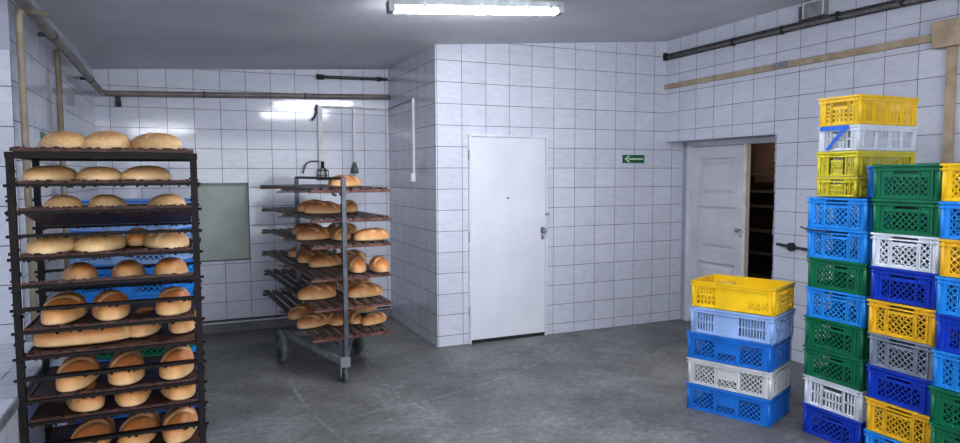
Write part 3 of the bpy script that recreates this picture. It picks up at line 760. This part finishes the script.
CN = {'sky': 'bright blue', 'blue': 'blue', 'deep': 'deep blue', 'green': 'dark green', 'yellow': 'yellow', 'lemon': 'lemon yellow', 'amber': 'warm yellow', 'white': 'white', 'grey': 'grey', 'pale': 'pale lilac blue', 'offwhite': 'off-white'}
NUM = ['bottom', 'second from the bottom', 'third from the bottom', 'fourth from the bottom', 'fifth from the bottom', 'sixth from the bottom', 'seventh from the bottom', 'eighth from the bottom', 'topmost']
P = .186
def column(seq, x0, y0, rz, where, group, L=.60, W=.385, pitch=P, jit=.007, sy=1.0):
    n = len(seq)
    for k, (kind, color) in enumerate(seq):
        c, s = math.cos(rz), math.sin(rz)
        cx = x0 + rc.uniform(-jit, jit); cy = y0 + rc.uniform(-jit, jit)*.6
        nm = NUM[k] if k < n-1 else 'topmost'
        cr_ = crate(kind, color, (cx, cy, k*pitch+.0005*k), rz + rc.uniform(-.012, .012), '%s crate, %s %s' % (CN[color], nm, where), group)
        cr_.scale = (1, sy, 1)
# column beside the yellow-topped low stack (A)
column([('d1','deep'),('sl','white'),('d1','green'),('d1','green'),('d3','sky'),('d1','green'),('d3','sky'),('d3','sky')],
       1.385+.30, -3.095, 0, 'in the column carrying the small crates', 'crates in the column under the small crates', pitch=.1853, sy=1.045)
ya = -2.995; xa = 1.775
zt_ = 8*.1853 + .006
names = ['lower lemon yellow slotted small crate, resting on the bright blue column', 'upper lemon yellow slotted small crate, just under the white one', 'small white slotted crate with blue film hanging on it', 'small golden yellow crate topping the tallest column']
for k, (kd, cl) in enumerate([('sl0','lemon'),('sf','lemon'),('sw','white'),('sy','yellow')]):
    crate(kd, cl, (xa + (.0 if k < 3 else .004), ya + .004*(k % 2), zt_ + (0,.1235,.279,.4345)[k]), .0 + .01*(k-1), names[k], 'small crates at the top of the tallest column')
# hanging blue film on the white small crate
fx = xa-.275-.006; zb_ = zt_+.279+.002
b = MB()
b.box(fx-.003, fx, ya-.08, ya+.115, zb_+.125, zb_+.152)
b.add([(fx-.003, ya-.07, zb_+.13),(fx-.003, ya-.035, zb_+.13),(fx-.003, ya+.075, zb_+.005),(fx-.003, ya+.05, zb_+.005),(fx-.001, ya-.07, zb_+.13),(fx-.001, ya-.035, zb_+.13),(fx-.001, ya+.075, zb_+.005),(fx-.001, ya+.05, zb_+.005)],
      [(0,1,2,3),(7,6,5,4),(0,4,5,1),(1,5,6,2),(2,6,7,3),(3,7,4,0)])
tag(b.build('plastic_film', M['strap']), 'strip of blue film draped over the end of the small white crate', 'film')
# crate B column
column([('d3','sky'),('d3','amber'),('d1','deep'),('d3','grey'),('d3','amber'),('d1','deep'),('d3','white'),('d1','green'),('d1','green')],
       1.325+.30, -3.541, 0, 'in the column topped by two green crates', 'crates in the column topped by two green ones', sy=.965)
column([('d1','green'),('d1','green'),('d1','green'),('d3','sky'),('d1','deep'),('d3','sky'),('d3','amber'),('d3','sky'),('d3','yellow')],
       1.265+.30, -3.938, 0, 'in the rightmost column', 'crates in the rightmost column')
# narrow blue crate on the first column, behind the green topped one
crate('ds', 'blue', (1.56+.20, -3.232, zt_), 0, 'narrow blue crate wedged between the small crates and the top green crate', 'odd crates')
# low stack in the middle of the floor (long side to the camera)
rz = math.radians(-66.7)
ca, sa = math.cos(rz), math.sin(rz)
A0 = Vector((1.019, -2.262, 0)); cen = A0 + Vector((ca, sa, 0))*.283 + Vector((-sa, ca, 0))*.198
seqM = [('md','blue','bottom crate of the low stack, blue with diamond mesh, on the floor'), ('md','offwhite','off-white diamond mesh crate, second from the floor in the low stack'),
        ('md','blue','blue diamond mesh crate in the middle of the low stack'), ('ms','pale','pale lilac blue slotted crate, directly under the yellow one in the low stack'), ('my','yellow','yellow open crate on top of the low stack by the doorway')]
for k, (kd, cl, lb) in enumerate(seqM):
    crate(kd, cl, (cen.x + rc.uniform(-.004,.004) + .006*(k > 2), cen.y + rc.uniform(-.004,.004) - .010*(k > 2), k*.1805), rz + (.0, .012, .0, -.01, .006)[k], lb, 'crates in the low stack')
# stack behind the black rack
rz2 = math.radians(-20)
for k, cl in enumerate(['deep','blue','sky','green','sky','sky','pale','pale']):
    crate('d1' if k % 2 else 'd3', cl, (-2.43 + .16*0, -1.30, k*P+.0005*k), rz2 + rc.uniform(-.01, .01),
          '%s crate, %s of the stack behind the black rack' % (CN[cl], NUM[k] if k < 7 else 'topmost'), 'crates in the stack behind the black rack', 'blue' if k == 7 else None)

# thin dark strap sticking out of a blue crate and the wall latch
b = MB(); b.tube([(1.372,-2.86,1.30),(1.368,-2.91,1.288),(1.366,-2.98,1.285),(1.372,-3.05,1.287)], .005, 8)
tag(b.build('black_strap', M['black']), 'short black strap poking from the blue crate column', 'strap')
lt = empty('wall_rod', (LX, -1.70, 1.0), 'black horizontal rod with a round boss on the tiled wall between door and crates', 'latch')
b = MB(); b.tube([(-.022,.155,.012),(-.022,0,.0),(-.022,-.26,-.012)], .011, 10); b.build('rod', M['black'], lt)
b = MB(); b.cyl((0,0,0),(-.04,0,0), .036, 24); b.build('boss', M['black'], lt, .004)
b = MB(); b.cyl((0,.135,.010),(-.022,.135,.010), .010, 12); b.build('stay', M['black'], lt)

# ------------------------------------------------------------------ pipes, cables, boxes
def thing(b, name, mat, label, cat, group=None, bevel=0): return tag(b.build(name, M[mat], None, bevel), label, cat, group)
def arc(c, r, a0, a1, n, ax):   # helper points in the plane given by two axes
    u, v = Vector(ax[0]), Vector(ax[1]); c = Vector(c)
    return [c + u*math.cos(a0+(a1-a0)*k/n)*r + v*math.sin(a0+(a1-a0)*k/n)*r for k in range(n+1)]
px = LW+.075; py = DB-.05
hp = empty('heating_pipe', (px, py, 2.432), 'thick brown-grey pipe running along the left wall and across the back wall', 'pipe')
b = MB()
pts = [(0,-5.8,.10),(0,-2.5,.042),(0,-1.8,.032),(0,-.12,.0)] + [tuple(p_) for p_ in arc((.10,-.10,.0), .10, PI, PI/2, 6, ((1,0,0),(0,1,0)))] + [(1.4,0,.042),(2.70,0,.083),(-px-.006,0,.088)]
b.tube(pts, .028, 16); b.build('pipe_run', M['pipe_brown'], hp)
for y in (-2.6, -.9):
    c = MB(); zp = -y*.0165; c.tube([(0,y-.010,zp),(0,y+.010,zp)], .033, 16); c.box(-.07, -.02, y-.008, y+.008, zp-.012, zp+.012); c.build('pipe_clip', M['cable_dark'], hp)
for x in (.9, 1.9):
    c = MB(); zp = x*.031; c.tube([(x-.010,0,zp),(x+.010,0,zp)], .033, 16); c.box(x-.008, x+.008, .02, .049, zp-.01, zp+.01); c.build('pipe_clip', M['cable_dark'], hp)
c = MB(); c.tube([(.13,.01,0),(.13,.01,-.05),(.13,.01,-.125)], [.022,.022,.028], 12); c.build('drain_stub', M['cable_dark'], hp)
# two risers on the left wall
b = MB(); x = LW+.05
b.tube([(x+.10,-1.66,2.475),(x+.04,-1.74,2.475)] + [tuple(p_) for p_ in arc((x+.03,-1.775,2.435), .04, PI/2, PI, 5, ((0.4,-.1,0) and (1,0,0),(0,0,1)))] + [(x-.010,-1.775,2.1),(x-.010,-1.775,.0)], .017, 12)
thing(b, 'riser_pipe', 'pipe_beige', 'beige riser pipe with an elbow at the corner of the left wall', 'pipe', 'risers on the left wall')
b = MB(); b.tube([(x-.02,-.64,2.47),(x-.02,-.64,1.0),(x-.02,-.64,.0)], .015, 12)
r2 = thing(b, 'riser_pipe', 'pipe_beige', 'beige riser pipe halfway along the left wall', 'pipe', 'risers on the left wall')
b = MB(); b.tube([(x-.02,-.58,2.45),(x-.02,-.58,1.0),(x-.02,-.58,.0)], .012, 10); b.build('thin_pipe', M['pipe_brown'], r2)
# green sign on left wall
b = MB(); b.box(LW, LW+.006, -1.14, -1.00, 1.78, 1.90); thing(b, 'green_sign', 'sign_green', 'small plain green sign on the left wall behind the top loaf', 'sign')
# back wall short dark pipe
sp = empty('dark_pipe', (-.80, DB-.03, 2.70), 'short dark pipe under the ceiling at the right end of the back wall', 'pipe')
b = MB(); b.tube([(0,0,.004),(.78,0,.018)], .018, 12); b.build('pipe_run', M['cable_dark'], sp)
b = MB(); b.tube([(-.01,0,.004),(.07,0,.004)], .030, 12); b.build('end_sleeve', M['black'], sp)
b = MB(); b.tube([(.66,0,.016),(.70,0,.016)], .026, 12); b.build('pipe_clip', M['black'], sp)
# white conduit drops
cd = empty('wall_conduit', (-.79, DB, 2.385), 'white conduits with two drops on the back wall above the trolley', 'conduit')
b = MB(); b.tube([(0,-.025,0),(.77,-.025,.0),(.778,-.03,.0)], .011, 8); b.build('horizontal_run', M['conduit_white'], cd)
b = MB(); b.box(-.016, .030, -.05, -.012, -.78, .01); b.build('left_drop', M['conduit_white'], cd)
b = MB(); b.box(.368, .390, -.04, -.015, -.60, .0); b.build('right_drop', M['conduit_white'], cd)
b = MB(); b.tube([(-.02,-.02,.02),(-.035,-.04,-.02),(-.03,-.045,-.07),(-.055,-.05,-.12),(-.085,-.05,-.155)], .012, 8); b.build('loose_cable', M['cable_dark'], cd)
b = MB(); b.lathe([(0,0),(.018,0),(.024,-.03),(.042,-.10),(.042,-.125),(0,-.125)], 18, Matrix.Translation((.379,-.045,-.60))); b.build('plug_socket', M['grey_green'], cd)
# wire fitting hanging at the foot of the left drop
wf = empty('wire_fitting', (-.79, DB-.07, 1.69), 'bent wire lamp guard hanging below the left conduit drop', 'wire guard')
b = MB()
for z in (.0, -.05, -.10): b.tube([tuple(p_) for p_ in arc((.02,0,z), .062, 0, 2*PI, 18, ((1,0,0),(0,.6,0)))], .006, 6)
for k in range(6):
    a = k*PI/3; b.tube([(.02+.062*math.cos(a), .037*math.sin(a), -.10),(.02+.062*math.cos(a), .037*math.sin(a), .0),(.02,0,.035)], .005, 6)
b.build('cage', M['cable_dark'], wf)
b = MB(); b.tube([(-.02,0,.10),(-.10,0,.10),(-.15,0,.08),(-.175,0,.03),(-.19,0,-.03)], .008, 8); b.build('bent_rod', M['cable_dark'], wf)
b = MB(); b.cyl((.02,0,.03),(.02,0,.10), .018, 12); b.build('lamp_holder', M['black'], wf)
# conduit and socket on the shaded side
sk = empty('socket_drop', (0, .64, 2.41), 'white conduit dropping to a socket on the shaded tiled side wall', 'socket')
b = MB(); b.tube([(-.010,0,0),(-.010,.45,-.01),(-.010,.895,-.025)], .007, 8); b.build('horizontal_run', M['box_grey'], sk)
b = MB(); b.box(-.018, 0, -.012, .012, -.76, .0); b.build('vertical_run', M['white_plastic'], sk)
b = MB(); b.box(-.045, 0, -.030, .030, -.84, -.755); b.build('socket_box', M['white_plastic'], sk, .004)
# right wall: cables, trunking and boxes
cb = empty('cable_run', (LX, 0, 2.90), 'pair of dark cables clipped high along the right wall', 'cable')
for dz, r_, m_ in ((.016, .011, 'cable_dark'), (-.012, .012, 'cable_grey'), (-.034, .007, 'cable_dark')):
    b = MB(); b.tube([(-.02,-.005,dz),(-.02,-1.0,dz-.006),(-.022,-1.9,dz-.012),(-.02,-2.7,dz-.03),(-.02,-4.2,dz-.07)], r_, 10); b.build('cable', M[m_], cb)
b = MB(); b.box(-.045, 0, -.03, 0, -.04, .04); b.build('end_bracket', M['black'], cb)
for y in (-.98, -1.54, -2.08, -2.6):
    b = MB(); b.box(-.038, 0, y-.012, y+.012, -.055, .02); b.build('clip', M['black'], cb, .003)
tk = empty('cable_trunking', (LX, 0, 2.578), 'beige-brown trunking along the right wall with a junction box and a drop', 'trunking')
b = MB(); b.box(-.03, 0, -2.86, -.01, -.026, .026, Matrix.Rotation(math.radians(.1), 4, 'X')); b.build('horizontal_run', M['trunking'], tk, .004)
b = MB(); b.box(-.033, 0, -1.62, -1.47, -.022, .03); b.build('pale_patch', M['box_grey'], tk)
b = MB(); b.box(-.07, 0, -3.02, -2.845, -.09, .09); b.build('junction_box', M['trunking'], tk, .006)
b = MB(); b.box(-.032, 0, -2.985, -2.925, -2.3, -.09); b.build('vertical_run', M['trunking'], tk, .004)
vb = empty('vent_box', (LX, -1.88, 2.975), 'small grey box under the ceiling above the dark cables', 'box')
b = MB(); b.box(-.06, 0, -.10, .10, -.055, .075); b.build('housing', M['box_grey'], vb, .004)
b = MB(); b.box(-.064, -.06, -.10, .10, .062, .075); b.box(-.064, -.06, -.10, -.088, -.055, .062); b.box(-.064, -.06, .088, .10, -.055, .062); b.build('raised_edge', M['frame_white'], vb)
b = MB(); b.box(-.035, 0, .11, .16, -.06, .06); b.build('side_block', M['jamb'], vb)

# escape sign
es = empty('escape_sign', (2.106, 0, 1.755), 'green escape route sign with a pale arrow pointing left', 'sign')
b = MB(); b.box(0, .284, -.006, 0, 0, .087); b.build('plate', M['sign_green'], es)
b = MB(); b.box(.075, .265, -.008, -.006, .035, .053)
b.add([(.022,-.008,.044),(.075,-.008,.044+.036),(.098,-.008,.044+.036),(.060,-.008,.044),(.022,-.006,.044),(.075,-.006,.080),(.098,-.006,.080),(.060,-.006,.044)], [(0,1,2,3),(4,7,6,5),(0,4,5,1),(1,5,6,2),(2,6,7,3),(3,7,4,0)])
b.add([(.022,-.008,.044),(.060,-.008,.044),(.098,-.008,.008),(.075,-.008,.008),(.022,-.006,.044),(.060,-.006,.044),(.098,-.006,.008),(.075,-.006,.008)], [(0,1,2,3),(4,7,6,5),(0,4,5,1),(1,5,6,2),(2,6,7,3),(3,7,4,0)])
b.build('arrow', M['sign_pale'], es)

# ------------------------------------------------------------------ ceiling lamps
def lamp(x0, y0, x1, y1, label):
    cx, cy = (x0+x1)/2, (y0+y1)/2; L = math.hypot(x1-x0, y1-y0); rz = math.atan2(y1-y0, x1-x0)
    slope = -math.atan((cz(x1)-cz(x0))/L)
    r = empty('ceiling_lamp', (cx, cy, cz(cx)-.012), label, 'lamp', 'twin-tube ceiling lamps', 0)
    r.rotation_euler = (0, slope, rz)
    b = MB(); b.box(-L/2, L/2, -.045, .045, -.038, .01); b.build('housing', M['steel_paint'], r, .004)
    for s in (-1, 1):
        b = MB(); b.cyl((-L/2+.03, s*.023, -.060), (L/2-.03, s*.023, -.060), .016, 16); t_ = b.build('tube', M['tube'], r)
    for s in (-1, 1):
        b = MB(); b.box(s*(L/2)-.012-(.02 if s > 0 else 0), s*(L/2)+.012-(0 if s > 0 else -.02), -.045, .045, -.078, -.005); b.build('end_cap', M['box_grey'], r, .006)
    for x in (-L*.32, 0, L*.28, L*.42):
        b = MB(); b.box(x-.01, x+.01, -.062, -.055, -.06, -.02); b.build('clip', M['chrome'], r)
    return r
lamp(-.90, -1.58, .335, -1.66, 'glowing twin-tube ceiling lamp above the middle of the room')
lamp(-.93, -3.30, .31, -3.40, 'second twin-tube ceiling lamp beyond the top edge of the view')
lamp(-3.2, -6.3, -2.0, -6.4, 'third twin-tube ceiling lamp at the near left of the room')

# broad fill light added behind the camera; no gate is known there
al = bpy.data.lights.new('rear_fill', 'AREA'); al.shape = 'RECTANGLE'; al.size = 5.5; al.size_y = 2.3; al.energy = 66; al.color = (0.90, 0.94, 1.0)
ao = bpy.data.objects.new('rear_fill', al); col.objects.link(ao); ao.location = (-1.2, YB+.06, 1.35); ao.rotation_euler = (PI/2, 0, 0)
# weak fill light added to brighten the store room; no known bulb
pl = bpy.data.lights.new('store_fill', 'POINT'); pl.energy = 14; pl.color = (1.0, .8, .62); pl.shadow_soft_size = .05
po = bpy.data.objects.new('store_fill', pl); col.objects.link(po); po.location = (3.25, -.9, 2.2)

# ------------------------------------------------------------------ world, camera, view
wd = bpy.data.worlds.new('world'); scene.world = wd; wd.use_nodes = True
wd.node_tree.nodes['Background'].inputs['Color'].default_value = (0.5, 0.6, 0.8, 1)
wd.node_tree.nodes['Background'].inputs['Strength'].default_value = 0.05
F = 658.0; YAW = 0.419; PT = -0.0695; RO = -0.0042
cy_, sy_, cp, sp_, cr, sr = math.cos(YAW), math.sin(YAW), math.cos(PT), math.sin(PT), math.cos(RO), math.sin(RO)
right = Vector((cy_, -sy_, 0)); f0 = Vector((sy_, cy_, 0)); up0 = Vector((0, 0, 1))
fwd = f0*cp + up0*sp_; u = up0*cp - f0*sp_
r_ = right*cr + u*sr; v_ = u*cr - right*sr
cam = bpy.data.cameras.new('camera'); co = bpy.data.objects.new('camera', cam); col.objects.link(co)
m3 = Matrix((r_, v_, -fwd)).transposed().to_4x4(); m3.translation = Vector((-2.1348, -5.797, 1.6272))
co.matrix_world = m3
cam.sensor_width = 36; cam.lens = F/960*36; cam.clip_start = .05
scene.camera = co
scene.view_settings.view_transform = 'Standard'; scene.view_settings.look = 'None'
scene.view_settings.exposure = 1.50; scene.view_settings.gamma = 1.0; scene.view_settings.use_curve_mapping = False
